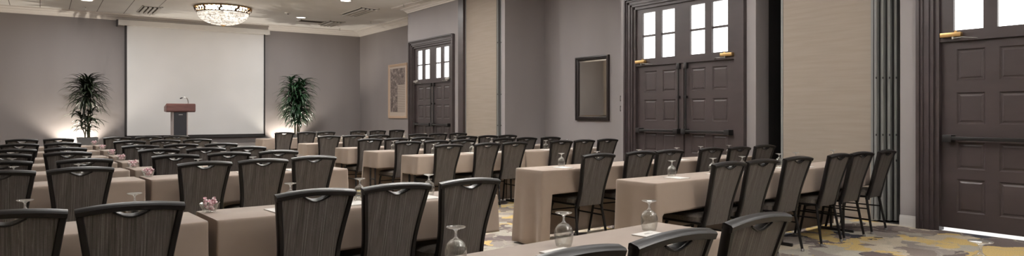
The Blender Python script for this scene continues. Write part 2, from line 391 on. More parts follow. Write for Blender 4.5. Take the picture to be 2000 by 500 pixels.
def double_door(idx, yc, zb, gold):
    root = thing('double_door', '', 'door'); del root['label']; del root['category']
    root.name = 'door_%d' % idx; root['kind'] = 'structure'
    # stepped casing
    bm = bmesh.new()
    for s in (-1, 1):
        for (a, c, x) in ((1.0, 1.05, .0), (1.05, 1.09, -.025), (1.09, 1.15, -.04), (1.15, 1.18, -.055), (1.18, 1.215, -.075)):
            lo, hi = sorted((yc + s*a, yc + s*c))
            box(bm, XW + x, XW + .12, lo, hi, 0, 3.09 + a - 1.0 + .0)
    for (a, c, x) in ((0, .05, .0), (.05, .09, -.025), (.09, .14, -.04), (.14, .17, -.055), (.17, .205, -.085)):
        box(bm, XW + x, XW + .12, yc - 1.0 - a - .01, yc + 1.0 + a + .01, 3.08 + a, 3.08 + c)
    obj('door_casing', bm, M['door'], root, False)
    # header and transom rails
    bm = bmesh.new()
    box(bm, XW + .03, XW + .11, yc - 1.0, yc + 1.0, 2.14, 2.24)
    box(bm, XW + .015, XW + .12, yc - 1.0, yc + 1.0, 2.12, 2.16)
    box(bm, XW + .03, XW + .11, yc - 1.0, yc + 1.0, 3.01, 3.09)
    for (a, c) in ((-1.0, -.865), (-.575, -.445), (-.155, .155), (.445, .575), (.865, 1.0)):
        box(bm, XW + .03, XW + .11, yc + a, yc + c, 2.24, 3.01)
    obj('transom_frame', bm, M['door'], root, False)
    for (a, c) in ((-.865, -.575), (-.445, -.155), (.155, .445), (.575, .865)):
        w = obj('transom_window', B(XW + .07, XW + .08, yc + a - .005, yc + c + .005, 2.235, 3.015), M['pane'], root, False)
        obj('glazing_bar', B(XW + .045, XW + .085, yc + a, yc + c, 2.606, 2.638), M['door'], w, False)
    for s in (-1, 1):
        y0, y1 = sorted((yc + s*.004, yc + s*.998))
        leaf = obj('door_leaf', panelled_leaf(y0, y1, zb, XW + .055), M['door'], root, False)
        # push bar with end housings
        bm = bmesh.new(); a, c = yc + s*.08, yc + s*.9; lo, hi = min(a, c), max(a, c)
        box(bm, XW - .05, XW - .02, lo, hi, 1.02, 1.062, .006)
        for q in (a, c): box(bm, XW - .055, XW + .055, q - .045, q + .045, 1.0, 1.08, .006)
        obj('push_bar', bm, M['black'], leaf)
        bm = bmesh.new(); tube(bm, [(XW + .02, yc + s*.075, 1.06), (XW + .02, yc + s*.075, 2.1)], .013, 8)
        box(bm, XW + .005, XW + .055, yc + s*.075 - .03, yc + s*.075 + .03, 2.03, 2.12, .005)
        box(bm, XW + .005, XW + .055, yc + s*.075 - .02, yc + s*.075 + .02, 1.56, 1.6, .003)
        obj('latch_rod', bm, M['black'], leaf)
        # door closer: body on the header, arm to the leaf
        bm = bmesh.new(); q0, q1 = sorted((yc + s*.98, yc + s*.77))
        box(bm, XW - .035, XW + .03, q0, q1, 2.165, 2.215, .008)
        tube(bm, [(XW - .005, yc + s*.83, 2.21), (XW - .005, yc + s*.83, 2.235)], .014, 10)
        cl = obj('door_closer', bm, M['brass'] if gold else M['steel'], root)
        bm = bmesh.new(); sweep(bm, [(XW - .02, yc + s*.85, 2.15), (XW - .09, yc + s*.74, 2.148), (XW + .04, yc + s*.61, 2.135)], (0, 0, 1), .009, .004)
        tube(bm, [(XW - .02, yc + s*.85, 2.14), (XW - .02, yc + s*.85, 2.17)], .012, 8)
        obj('closer_arm', bm, M['steel'], cl, False)
    # centre astragal
    bm = bmesh.new(); box(bm, XW + .035, XW + .055, yc - .022, yc + .022, zb, 2.13)
    obj('astragal', bm, M['door'], root, False)
    return root
double_door(3, 2.51, .04, True)
double_door(2, 7.255, .012, True)
double_door(1, 15.585, .012, False)
struct('wall_right_threshold', B(XW + .03, XW + .13, 6.24, 8.27, -.05, .001), M['dark'])

# partition pockets: tan cover panel and the edges of the folded panels
def pocket(y0, y1, which, near):
    h = 3.95 if not near else 4.08
    p = thing('partition_panel', 'tall tan fabric partition panel with slim grey edges, %s' % which, 'partition panel', (XW + .07, (y0+y1)/2, 0), 0)
    w = (y1 - y0) / 2
    obj('fabric_face', B(-.012, .05, -w + .03, w - .03, .02, h, bev=.003), M['tan'], p, False)
    bm = bmesh.new(); box(bm, -.018, .055, -w, -w + .03, .01, h + .01); box(bm, -.018, .055, w - .03, w, .01, h + .01)
    obj('edge_trim', bm, M['alu'], p, False)
    return p
pocket(4.27, 5.53, 'between the middle and near doors', True)
pocket(12.57, 13.96, 'beside the far double doors', True)
place = ['next to the tan panel', 'second from the tan panel', 'third from the tan panel', 'fourth from the tan panel', 'fifth from the tan panel']
for (ys, pitch, w, cnt, wh) in ((4.255, .052, .040, 5, 'near'), (12.555, .062, .045, 3, 'far')):
    for k in range(cnt):
        y1 = ys - k * pitch
        p = thing('folded_partition_panel', 'narrow grey edge of folded partition panel in the %s wall pocket, %s' % (wh, place[k]), 'partition panel',
                  (XW + .02 + .055*k, y1 - w/2, 0), 0, 'folded panels in the %s pocket' % wh)
        obj('panel_core', B(0, .34, -w/2, w/2, .02, 4.06, bev=.004), M['alu'], p, False)
        bm = bmesh.new()
        for z in (.75, 1.06, 1.75, 2.9): tube(bm, [(-.006, -w/2, z - .012), (-.006, -w/2, z + .012)], .008, 8)
        obj('hinge', bm, M['black'], p)
        bm = bmesh.new(); box(bm, -.006, .0, w/2 - .01, w/2 - .002, .03, 4.05)
        obj('seal_strip', bm, M['black'], p, False)
struct('trim_9', B(XW - .012, XW + .3, 13.965, 14.2, 0, 4.08), M['door'])

# mirror, poster, plates ---------------------------------------------------
def framed(root, x, y0, y1, z0, z1, fw, depth, fm):
    bm = bmesh.new()
    def ring(s, xx): return [bm.verts.new((xx, *q)) for q in ((y0+s, z0+s), (y1-s, z0+s), (y1-s, z1-s), (y0+s, z1-s))]
    rs = [ring(0, x), ring(0, x - depth), ring(fw*.35, x - depth*1.15), ring(fw*.5, x - depth*.7), ring(fw*.75, x - depth*.85), ring(fw, x - depth*.45), ring(fw, x - .004)]
    for p, q in zip(rs, rs[1:]):
        for k in range(4): bm.faces.new((p[k], p[(k+1) % 4], q[(k+1) % 4], q[k]))
    return obj('frame', bm, fm, root, False)
t = thing('wall_mirror', 'tall rectangular mirror in a dark frame on the grey wall', 'mirror', (XR - .002, 10.57, 1.18))
framed(t, 0, -.51, .51, 0, 1.33, .075, .05, M['mirrorframe'])
obj('mirror_glass', B(-.012, -.002, -.40, .40, .11, 1.22), M['mirror'], t, False)
bm = bmesh.new()
def rg(s, xx): return [bm.verts.new((xx, *q)) for q in ((-.44+s, .07+s), (.44-s, .07+s), (.44-s, 1.26-s), (-.44+s, 1.26-s))]
a_, b_ = rg(0, -.006), rg(.04, -.013)
for k in range(4): bm.faces.new((a_[k], a_[(k+1) % 4], b_[(k+1) % 4], b_[k]))
obj('bevelled_edge', bm, M['bevel'], t, False)
t = thing('framed_poster', 'sepia printed poster in a pale wooden frame beside the far doors', 'poster', (XR - .002, 19.905, 1.18))
framed(t, 0, -.685, .685, 0, 1.74, .075, .035, M['oak'])
obj('mat_board', B(-.008, -.002, -.62, .62, .06, 1.68), M['mat_board'], t, False)
obj('print', B(-.012, -.008, -.52, .55, .2, 1.6), M['poster'], t, False)
for z, lab in ((1.62, 'upper small dark wall control beside the middle door recess'), (1.42, 'lower small dark wall control beside the middle door recess')):
    t = thing('wall_switch', lab, 'switch', (XR, 9.72, z), 0, None)
    obj('plate', B(-.012, 0, -.04, .04, -.055, .055, bev=.003), M['plate'], t)
    obj('button', B(-.018, -.012, -.018, .018, -.028, .028, bev=.002), M['rubber'], t)

# projection screen ------------------------------------------------------
t = thing('projection_screen', 'large white pull-down projection screen with black border on front wall', 'projection screen', (4.055, YF - .004, 0))
bm = B(-2.2, 2.13, -.24, 0, 3.93, 4.085, bev=.012)
box(bm, -2.2, 2.13, -.25, -.23, 3.925, 3.955)
obj('housing', bm, M['white'], t, False)
obj('screen_fabric', B(-1.97, 1.96, -.125, -.118, .67, 3.95), M['screen'], t, False)
bm = B(-2.03, -1.97, -.128, -.11, .6, 3.95); box(bm, 1.96, 2.005, -.128, -.11, .6, 3.95); box(bm, -2.03, 2.005, -.128, -.11, .6, .67)
obj('black_border', bm, M['screenblack'], t, False)
bm = bmesh.new(); tube(bm, [(-2.04, -.12, .59), (2.015, -.12, .59)], .018, 10); obj('bottom_batten', bm, M['black'], t)
obj('end_bracket', B(-2.24, -2.2, -.2, 0, 3.9, 4.085), M['plate'], t, False)

# riser and lectern -------------------------------------------------------
struct('floor_stage', B(1.4, 6.9, 19.4, 22.6, 0, .4), M['carpetstage'])
t = thing('lectern', 'mahogany topped lectern with dark column before the white screen', 'lectern', (3.13, 20.45, .4), 0)
bm = bmesh.new()
pr = [(-.20, 1.0), (-.20, 1.17), (-.16, 1.20), (.26, 1.12), (.26, .98), (-.14, .965)]
va = [bm.verts.new((-.36, y, z)) for y, z in pr]; vb = [bm.verts.new((.36, y, z)) for y, z in pr]
for k in range(6): bm.faces.new((va[k], va[(k+1) % 6], vb[(k+1) % 6], vb[k]))
bm.faces.new(va[::-1]); bm.faces.new(vb)
bmesh.ops.bevel(bm, geom=list(bm.edges), offset=.008, segments=2, affect='EDGES')
obj('reading_top', bm, M['mahogany'], t, False)
bm = B(-.2, -.17, -.1, .24, .05, .985); box(bm, .15, .18, -.1, .24, .05, .985); box(bm, -.17, .15, .2, .23, .05, .97)
obj('column', bm, M['lecterngrey'], t, False)
obj('front_panel', B(-.17, .15, -.115, -.085, .05, .975, bev=.004), M['lecternblack'], t, False)
obj('maker_badge', B(-.05, .05, -.122, -.115, .89, .905), M['steel'], t, False)
obj('base', B(-.25, .23, -.18, .3, 0, .05, bev=.01), M['mahogany'], t, False)
mic = thing('gooseneck_microphone', 'slim gooseneck microphone curving over the lectern top', 'microphone', (3.36, 20.6, 1.548), 0)
pts = [(0, 0, 0), (.0, 0, .08), (-.01, -.01, .15), (-.035, -.03, .20), (-.08, -.06, .225), (-.13, -.09, .225), (-.17, -.115, .212)]
bm = bmesh.new(); tube(bm, pts, .011, 8); obj('neck', bm, M['steel'], mic)
bm = bmesh.new(); tube(bm, [(-.165, -.112, .214), (-.20, -.135, .202), (-.225, -.15, .192)], .015, 10); obj('head', bm, M['black'], mic)
bm = bmesh.new(); lathe(bm, [(0, .012), (.022, .012), (.028, 0), (0, 0)], 14); obj('mount', bm, M['black'], mic)

# palms ------------------------------------------------------------------
def leaf(bm, base, az, up, L, W, droop):
    rnd = random.random
    d = Vector((math.cos(az), math.sin(az), 0)); side = Vector((-math.sin(az), math.cos(az), 0))
    prev = None; n = 6; p = Vector(base); ang = up
    for i in range(n + 1):
        t = i / n
        w = W * math.sin(PI * min(1, .12 + .88*t)) ** .7 if t < 1 else .0005
        nrm = Vector((-d.x*math.sin(ang), -d.y*math.sin(ang), math.cos(ang)))
        cur = [bm.verts.new(p + side*w + nrm*w*.35), bm.verts.new(p), bm.verts.new(p - side*w + nrm*w*.35)]
        if prev:
            bm.faces.new((prev[0], prev[1], cur[1], cur[0])); bm.faces.new((prev[1], prev[2], cur[2], cur[1]))
        prev = cur
        p = p + (d*math.cos(ang) + Vector((0, 0, 1))*math.sin(ang)) * (L/n); ang -= droop/n
def palm(name, label, loc, crowns, m, pot_w, zpot):
    t = thing(name, label, 'potted plant', loc)
    bm = bmesh.new(); w = pot_w/2; wb = w*.8
    def rr(s, z, ww): return [bm.verts.new((x*(ww-s), y*(ww-s), z)) for x, y in ((-1, -1), (1, -1), (1, 1), (-1, 1))]
    rs = [rr(0, 0, wb), rr(0, zpot - .05, w*.97), rr(0, zpot - .05, w), rr(0, zpot, w), rr(.025, zpot, w), rr(.025, zpot - .07, w)]
    bm.faces.new(rs[0][::-1])
    for p, q in zip(rs, rs[1:]):
        for k in range(4): bm.faces.new((p[k], p[(k+1) % 4], q[(k+1) % 4], q[k]))
    obj('planter', bm, M['pot'], t, False)
    obj('soil', B(-w+.03, w-.03, -w+.03, w-.03, zpot-.09, zpot-.04), M['soil'], t, False)
    sb = bmesh.new(); lb = bmesh.new()
    for (x, y, top, lean, whorls) in crowns:
        az = random.random()*6.28
        e = Vector((x + lean*math.cos(az), y + lean*math.sin(az), top))
        s = Vector((x*.6, y*.6, zpot - .05)); pts = [s.lerp(e, k/6) + Vector((.012*math.sin(k*1.7+x*9), .012*math.cos(k*2.1), 0)) for k in range(7)]
        tube(sb, pts, .016, 7, .008)
        for (zf, cnt, L, droop, u0) in whorls:
            for k in range(cnt):
                f = max(.05, min(1, zf + random.uniform(-.07, .07))); q = s.lerp(e, f)
                leaf(lb, q, random.random()*6.283, u0 + random.uniform(-.25, .35), L*random.uniform(.75, 1.15), .025*random.uniform(.8, 1.25), droop*random.uniform(.8, 1.2))
    obj('cane', sb, M['stem'], t)
    obj('foliage', lb, m, t, True, 80)
    return t
random.seed(11)
cr = []
for k in range(5):
    a = k*1.26
    cr.append((.09*math.cos(a), .09*math.sin(a), [2.22, 2.1, 1.98, 2.12, 2.0][k], .1,
               [(.98, 20, .60, 1.5, .9), (.86, 18, .66, 1.6, .5), (.72, 14, .60, 1.7, .3)]))
for k in range(3): cr.append((.08*math.cos(k*2.1+.5), .08*math.sin(k*2.1+.5), 1.35 - .12*k, .09, [(.95, 18, .52, 1.6, .7), (.7, 14, .45, 1.7, .5), (.4, 6, .3, 1.7, .6)]))
palm('potted_palm', 'dark spreading potted palm in a grey square planter left of screen', (1.06, 22.35, 0), cr, M['leafdark'], .5, .66)
cr = []
for k in range(6):
    a = k*1.05
    cr.append((.1*math.cos(a), .1*math.sin(a), 2.38 - .14*(k % 3), .1,
               [(.97, 19, .50, 1.5, .85), (.84, 19, .62, 1.6, .6), (.70, 19, .66, 1.7, .5), (.56, 18, .66, 1.7, .45), (.42, 17, .62, 1.8, .45), (.3, 11, .48, 1.9, .5)]))
palm('potted_palm', 'bushy upright green potted palm to the right of the white screen', (6.83, 22.05, 0), cr, M['leafgreen'], .5, .66)

# ceiling things -----------------------------------------------------------
def chandelier(loc, label):
    t = thing('chandelier', label, 'chandelier', loc, 0, None)
    R = .74
    bm = bmesh.new(); lathe(bm, [(R-.12, 0), (R-.06, -.015), (R-.0, -.02), (R+.01, -.035), (R-.01, -.045), (R-.03, -.04), (R-.1, -.02), (R-.12, 0)], 64)
    obj('ceiling_ring', bm, M['brass'], t)
    bm = bmesh.new()
    for k in range(40):                       # scrolled brass cresting
        a = 2*PI*k/40; c, s = math.cos(a), math.sin(a)
        pts = []
        for q in range(7):
            f = q/6; rr_ = R - .015 - .075*f + .02*math.sin(f*PI*2); aa = a + .05*math.sin(f*PI*2)
            pts.append((rr_*math.cos(aa), rr_*math.sin(aa), -.04 - .115*f))
        tube(bm, pts, .012 if k % 4 else .03, 6)
    obj('brass_cresting', bm, M['bronze'], t)
    bm = bmesh.new(); lathe(bm, [(R-.085, -.145), (R-.065, -.15), (R-.06, -.165), (R-.08, -.175), (R-.1, -.16), (R-.085, -.145)], 64)
    obj('lower_ring', bm, M['bronze'], t)
    for k in range(40):                       # crystal drops round the top rim
        a = 2*PI*(k+.5)/40; bm = bmesh.new()
        lathe(bm, [(0, .03), (.016, 0), (.02, -.03), (0, -.06)], 6, ((R-.035)*math.cos(a), (R-.035)*math.sin(a), -.075))
        obj('crystal_drop', bm, M['drop'], t, False)
    bm = bmesh.new(); pr = []
    for q in range(11):
        f = q/10; pr.append(((R-.08)*math.cos(f*PI/2*.985), -.16 - .33*math.sin(f*PI/2)))
    lathe(bm, pr, 64); obj('crystal_bowl', bm, M['crystal'], t, True, 60)
    bm = bmesh.new()
    for q in range(7):                        # bead strings over the bowl
        f = .08 + q*.12; rr_ = (R-.075)*math.cos(f*PI/2); z = -.163 - .333*math.sin(f*PI/2)
        cnt = int(90*rr_/R)
        for k in range(cnt):
            a = 2*PI*k/cnt; lathe(bm, [(0, .009), (.009, 0), (0, -.009)], 5, (rr_*math.cos(a), rr_*math.sin(a), z))
    obj('bead_strings', bm, M['white'], t, False)['kind'] = 'stuff'
    bm = bmesh.new(); lathe(bm, [(0, -.485), (.06, -.487), (.07, -.5), (.03, -.51), (.02, -.525), (0, -.535)], 20); obj('finial', bm, M['brass'], t)
    L = bpy.data.lights.new('chandelier_and_fill_lamps', 'AREA'); L.shape = 'DISK'; L.size = .9; L.energy = CH_UP; L.color = (1, .97, .935)
    lo = bpy.data.objects.new('chandelier_and_fill_lamps', L); COL.objects.link(lo); lo.parent = t; lo.location = (0, 0, -.06); lo.rotation_euler = (PI, 0, 0)
    return t
CH_UP = 1050
ch0 = chandelier((4.12, 19.85, ZC), 'large glowing crystal bowl chandelier against the ceiling before the screen')

def downlight(x, y, label):
    t = thing('recessed_downlight', label, 'ceiling light', (x, y, ZC), 0)
    bm = bmesh.new(); lathe(bm, [(.16, 0), (.165, -.008), (.15, -.014), (.13, -.008), (.125, .0), (.16, 0)], 32); obj('trim_ring', bm, M['white'], t)
    bm = bmesh.new(); lathe(bm, [(0, -.004), (.127, -.004), (.127, -.001), (0, -.001)], 32); obj('lens', bm, M['lamp'], t)
downlight(.97, 20.56, 'round lit ceiling downlight at the top edge left of the screen')
downlight(6.48, 20.54, 'round lit ceiling downlight right of the chandelier, nearest the front wall')
downlight(6.47, 16.83, 'round lit ceiling downlight right of the chandelier at the top edge')
def lamp(name, kind, loc, rot, energy, size=.3, color=(1, .98, .955), **kw):
    L = bpy.data.lights.new(name, kind); L.energy = energy; L.color = color
    if kind == 'AREA': L.shape = 'DISK'; L.size = size
    else: L.shadow_soft_size = size
    for k, v in kw.items(): setattr(L, k, v)
    o = bpy.data.objects.new(name, L); COL.objects.link(o); o.location = loc; o.rotation_euler = rot
    return o
DL = {20.55: 66, 16.83: 60, 13.1: 52, 9.4: 46, 5.7: 42, 2.0: 30, -1.2: 18}
for y in (20.55, 16.83, 13.1, 9.4, 5.7, 2.0, -1.2):  # those without a fixture are unseen lamps added to light the room
    for x in (.97, 3.7, 6.47):
        if y > 16 and x == 3.7: continue
        lamp('downlight_and_fill_lamp', 'AREA', (x, y, ZC - .02), (0, 0, 0), DL[y]*(.8 if x < 1 and y < 14 else 1), .25)
for y in (13.2, 6.6, 0.):  # unseen upward lamps added to brighten the ceiling; no chandeliers modelled here
    lamp('chandelier_and_fill_lamps', 'AREA', (4.12, y, ZC - .35), (PI, 0, 0), CH_UP*.28, 1.0)
# uplights on the floor behind the palms
for x, y, lab in ((.86, 22.78, 'small floor uplight behind the left palm planter'), (6.72, 22.85, 'small floor uplight behind the right palm planter')):
    t = thing('floor_uplight', lab, 'uplight', (x, y, 0))
    bm = bmesh.new(); lathe(bm, [(0, 0), (.07, 0), (.08, .12), (.07, .16), (.06, .15), (0, .15)], 20); obj('can', bm, M['black'], t)
    bm = bmesh.new(); lathe(bm, [(0, .152), (.058, .152), (.058, .156), (0, .156)], 20); obj('lens', bm, M['lamp'], t)
    lamp('floor_uplight_lamp', 'SPOT', (x, y, .2), (PI - math.radians(3), 0, 0), 260, .02, (1, .9, .76), spot_size=math.radians(120), spot_blend=.5)

def diffuser(x0, x1, y0, y1, label):
    t = thing('slot_diffuser', label, 'air vent', ((x0+x1)/2, (y0+y1)/2, ZC))
    w, h = (x1-x0)/2, (y1-y0)/2
    bm = bmesh.new()
    box(bm, -w, w, -h, -h+.03, -.02, 0); box(bm, -w, w, h-.03, h, -.02, 0); box(bm, -w, -w+.03, -h, h, -.02, 0); box(bm, w-.03, w, -h, h, -.02, 0)
    obj('frame', bm, M['white'], t, False)
    obj('backing', B(-w+.03, w-.03, -h+.03, h-.03, -.004, -.001), M['grille'], t, False)
    n = 4
    for k in range(n):
        xx = -w + .03 + (2*w-.06)*(k+.5)/n
        obj('blade', B(xx-.032, xx+.032, -h+.03, h-.03, -.06, -.03, bev=.004), M['white'], t, False)
diffuser(7.2, 7.75, 17.6, 19.2, 'long slotted ceiling diffuser right of the downlights')
diffuser(7.45, 7.95, 20.7, 21.8, 'slotted ceiling diffuser nearest the front right corner')
diffuser(7.9, 8.25, 13.9, 15.9, 'slotted ceiling diffuser at top edge above the far doors')
diffuser(2.25, 2.75, 20.7, 22.1, 'slotted ceiling diffuser left of the chandelier above screen housing')
t = thing('return_air_grille', 'dark rectangular return air grille in ceiling before the front wall', 'air vent', (7.0, 21.15, ZC))
bm = bmesh.new()
for a in ((-.4, .4, -.22, -.19), (-.4, .4, .19, .22), (-.4, -.37, -.22, .22), (.37, .4, -.22, .22)): box(bm, *a, -.02, 0)
obj('frame', bm, M['white'], t, False)
obj('backing', B(-.37, .37, -.19, .19, -.004, -.001), M['dark'], t, False)
bm = bmesh.new()
for k in range(10): box(bm, -.37, .37, -.185 + k*.038, -.18 + k*.038, -.016, -.004)
obj('louvres', bm, M['grille'], t, False)
for x, y, lab in ((8.55, 20.1, 'small sprinkler head on the ceiling right of the long diffuser'), (7.95, 16.5, 'small sprinkler head above the far doors'),
                  (8.4, 22.4, 'small sprinkler head near the front right ceiling corner'), (1.0, 21.9, 'small sprinkler head above the left palm')):
    t = thing('sprinkler_head', lab, 'sprinkler', (x, y, ZC))
    bm = bmesh.new(); lathe(bm, [(0, -.006), (.04, -.006), (.045, 0), (0, 0)], 16); obj('escutcheon', bm, M['white'], t)
    bm = bmesh.new(); tube(bm, [(0, 0, -.005), (0, 0, -.06)], .012, 8); lathe(bm, [(0, -.075), (.028, -.075), (.028, -.07), (0, -.07)], 12)
    tube(bm, [(.012, 0, -.04), (.014, 0, -.072)], .004, 6); tube(bm, [(-.012, 0, -.04), (-.014, 0, -.072)], .004, 6); obj('nozzle', bm, M['steel'], t)
t = thing('smoke_detector', 'round white smoke detector right of the chandelier', 'smoke detector', (5.87, 19.8, ZC))
bm = bmesh.new(); lathe(bm, [(.09, 0), (.09, -.018), (.07, -.032), (0, -.034)], 24); obj('housing', bm, M['white'], t)
bm = bmesh.new(); lathe(bm, [(0, -.05), (.03, -.048), (.032, -.034), (0, -.034)], 16); obj('sensor', bm, M['grille'], t)

# ------------------------------------------------------------------ banquet chair
WT = [(.38, .168), (.45, .160), (.52, .157), (.60, .161), (.68, .170), (.76, .182), (.84, .194), (.90, .204), (.93, .206)]
YT = [(.38, .150), (.45, .130), (.52, .112), (.60, .092), (.70, .065), (.80, .036), (.90, .006), (.93, -.003)]
OFF = .30
def wz(z): return lerp_tab(WT, z)
def yz(z): return lerp_tab(YT, z) - OFF
def ztop(u): return .899 + .016*(1 - (u/.206)**2)
def chair_meshes():
    P = {}
    # upholstered back with a smile-shaped hand slot under the rail
    bm = bmesh.new(); nc, nr = 28, 14; G = {}
    for side in (0, 1):
        for i in range(nc + 1):
            f = -1 + 2*i/nc
            for j in range(nr + 1):
                u_top = f * wz(.87); notch = .030*math.cos(PI*u_top/.15) if abs(u_top) < .075 else 0
                zt = ztop(u_top) - .026 - notch; z = .385 + (zt - .385)*j/nr
                u = f * (wz(z) - .012)
                bulge = .006*(1 - f*f)
                y = yz(z) + (.012 if side else -.013 - bulge) - .006*0
                if side: y += 0
                G[side, i, j] = bm.verts.new((u, y, z))
    for i in range(nc):
        for j in range(nr):
            bm.faces.new((G[0, i, j], G[0, i+1, j], G[0, i+1, j+1], G[0, i, j+1]))
            bm.faces.new((G[1, i, j], G[1, i, j+1], G[1, i+1, j+1], G[1, i+1, j]))
        bm.faces.new((G[0, i, 0], G[1, i, 0], G[1, i+1, 0], G[0, i+1, 0]))
        bm.faces.new((G[0, i, nr], G[0, i+1, nr], G[1, i+1, nr], G[1, i, nr]))
    for j in range(nr):
        bm.faces.new((G[0, 0, j], G[0, 0, j+1], G[1, 0, j+1], G[1, 0, j]))
        bm.faces.new((G[0, nc, j], G[1, nc, j], G[1, nc, j+1], G[0, nc, j+1]))
    P['backrest'] = (bm, M['fabric'])
    # frame round the back
    bm = bmesh.new()
    nrm = (0, -.96, -.28)
    for s in (-1, 1):
        sweep(bm, [(s*(wz(z) - .004), yz(z), z) for z in (.37, .42, .48, .54, .60, .66, .72, .78, .84, .895)], nrm, .0145, .021)
    sweep(bm, [(u, yz(.90) - .004*(1-(u/.206)**2), ztop(u) - .012) for u in [-.212 + .424*k/14 for k in range(15)]], nrm, .0155, .023)
    P['back_frame'] = (bm, M['frame'])
    bm = bmesh.new()
    pts = []
    for k in range(13):
        u = -.072 + .144*k/12; notch = .030*math.cos(PI*u/.15)
        z = ztop(u) - .026 - notch; pts.append((u, yz(z) - .004, z))
    sweep(bm, pts, nrm, .0035, .021)
    P['hand_slot_rim'] = (bm, M['frame'])
    # seat cushion
    bm = bmesh.new(); nx, ny = 12, 12; top = {}
    y0, y1 = .165 - OFF, .575 - OFF
    def out(f, g):
        wx = .195 + .015*(g+1)/2
        k = .12                      # rounded corners
        sx_ = f*wx*(1 - k*abs(g)**6*abs(f)**3*.8); sy = (y0+y1)/2 + g*(y1-y0)/2*(1 - k*abs(f)**6*abs(g)**3*.8)
        return sx_, sy
    for i in range(nx+1):
        for j in range(ny+1):
            f, g = -1 + 2*i/nx, -1 + 2*j/ny; x, y = out(f, g)
            zt = .452 + .028*(1 - f**6)*(1 - g**6)
            top[0, i, j] = bm.verts.new((x, y, zt)); top[1, i, j] = bm.verts.new((x*.985, y*.99 if y > 0 else y, .412))
    for i in range(nx):
        for j in range(ny):
            bm.faces.new((top[0, i, j], top[0, i+1, j], top[0, i+1, j+1], top[0, i, j+1]))
            bm.faces.new((top[1, i, j], top[1, i, j+1], top[1, i+1, j+1], top[1, i+1, j]))
    for i in range(nx):
        bm.faces.new((top[0, i, 0], top[1, i, 0], top[1, i+1, 0], top[0, i+1, 0])); bm.faces.new((top[0, i, ny], top[0, i+1, ny], top[1, i+1, ny], top[1, i, ny]))
        bm.faces.new((top[0, 0, i], top[0, 0, i+1], top[1, 0, i+1], top[1, 0, i])); bm.faces.new((top[0, nx, i], top[1, nx, i], top[1, nx, i+1], top[0, nx, i+1]))
    P['seat'] = (bm, M['seat'])
    bm = bmesh.new()
    box(bm, -.19, .19, y0 + .0, y1 - .03, .398, .412)
    for s in (-1, 1): tube(bm, [(s*.185, y0 - .02, .402), (s*.195, y1 - .04, .402)], .012, 8)
    P['seat_frame'] = (bm, M['frame'])
    legs = []
    for s in (-1, 1):
        bm = bmesh.new(); tube(bm, [(s*.166, .150 - OFF, .40), (s*.172, .152 - OFF, .37), (s*.180, .136 - OFF, .28), (s*.192, .108 - OFF, .12), (s*.2, .088 - OFF, .012)], .0145, 8, .0125)
        legs.append((bm, (s*.2, .086 - OFF, 0)))
        bm = bmesh.new(); tube(bm, [(s*.185, .50 - OFF, .40), (s*.190, .52 - OFF, .35), (s*.2, .57 - OFF, .1), (s*.203, .59 - OFF, .012)], .0145, 8, .0125)
        legs.append((bm, (s*.203, .591 - OFF, 0)))
    P['legs'] = legs
    st = []
    for s in (-1, 1):
        bm = bmesh.new(); tube(bm, [(s*.181, .134 - OFF, .27), (s*.193, .535 - OFF, .27)], .008, 6); st.append(bm)
    bm = bmesh.new(); tube(bm, [(-.188, .525 - OFF, .31), (.188, .525 - OFF, .31)], .008, 6); st.append(bm)
    P['str'] = st
    return P
def make_chair():
    t = thing('banquet_chair', 'x', 'chair')
    P = chair_meshes()
    for k in ('backrest', 'back_frame', 'seat', 'seat_frame'): obj(k, *P[k], t, True, 50)
    hs = [c for c in t.children if c.name.startswith('back_frame')][0]
    obj('hand_slot_rim', *P['hand_slot_rim'], hs)
    for bm, f in P['legs']:
        l = obj('leg', bm, M['frame'], t)
        g = bmesh.new(); lathe(g, [(0, 0), (.016, 0), (.017, .01), (.013, .025), (0, .027)], 10, f); obj('glide', g, M['rubber'], l)
    for bm in P['str']: obj('stretcher', bm, M['frame'], t)
    return t

# goblet, notepad, sweet bowl prototypes -----------------------------------
def make_goblet():
    bm = bmesh.new()
    lathe(bm, [(.0325, .0), (.0375, .018), (.0405, .040), (.0395, .060), (.033, .078), (.021, .090), (.010, .096), (.0052, .103), (.0045, .114), (.0055, .124),
               (.012, .130), (.030, .1345), (.0355, .137), (.0355, .139), (0, .141)], 28)
    lathe(bm, [(.0325, .0), (.0308, .0), (.0358, .018), (.0388, .040), (.0378, .059), (.0315, .0755), (.019, .087), (0, .0905)], 28)
    bmesh.ops.remove_doubles(bm, verts=bm.verts, dist=.0001)
    for f in bm.faces: f.material_index = 1 if f.calc_center_median().z > .097 else 0
    o = obj('stemmed_glass', bm, M['glass'], None, True, 80); o.data.materials.append(M['brightfoot'])
    return o
def make_pad():
    t = thing('notepad', 'x', 'notepad')
    obj('sheets', B(-.07, .07, -.09, .09, 0, .004), M['paper'], t, False)
    bm = bmesh.new()
    box(bm, -.03, .03, .045, .0485, .004, .0045); box(bm, -.018, .018, .053, .061, .004, .0045); box(bm, -.04, .04, -.078, -.0765, .004, .0045)
    obj('printed_mark', bm, M['ink'], t, False)
    return t
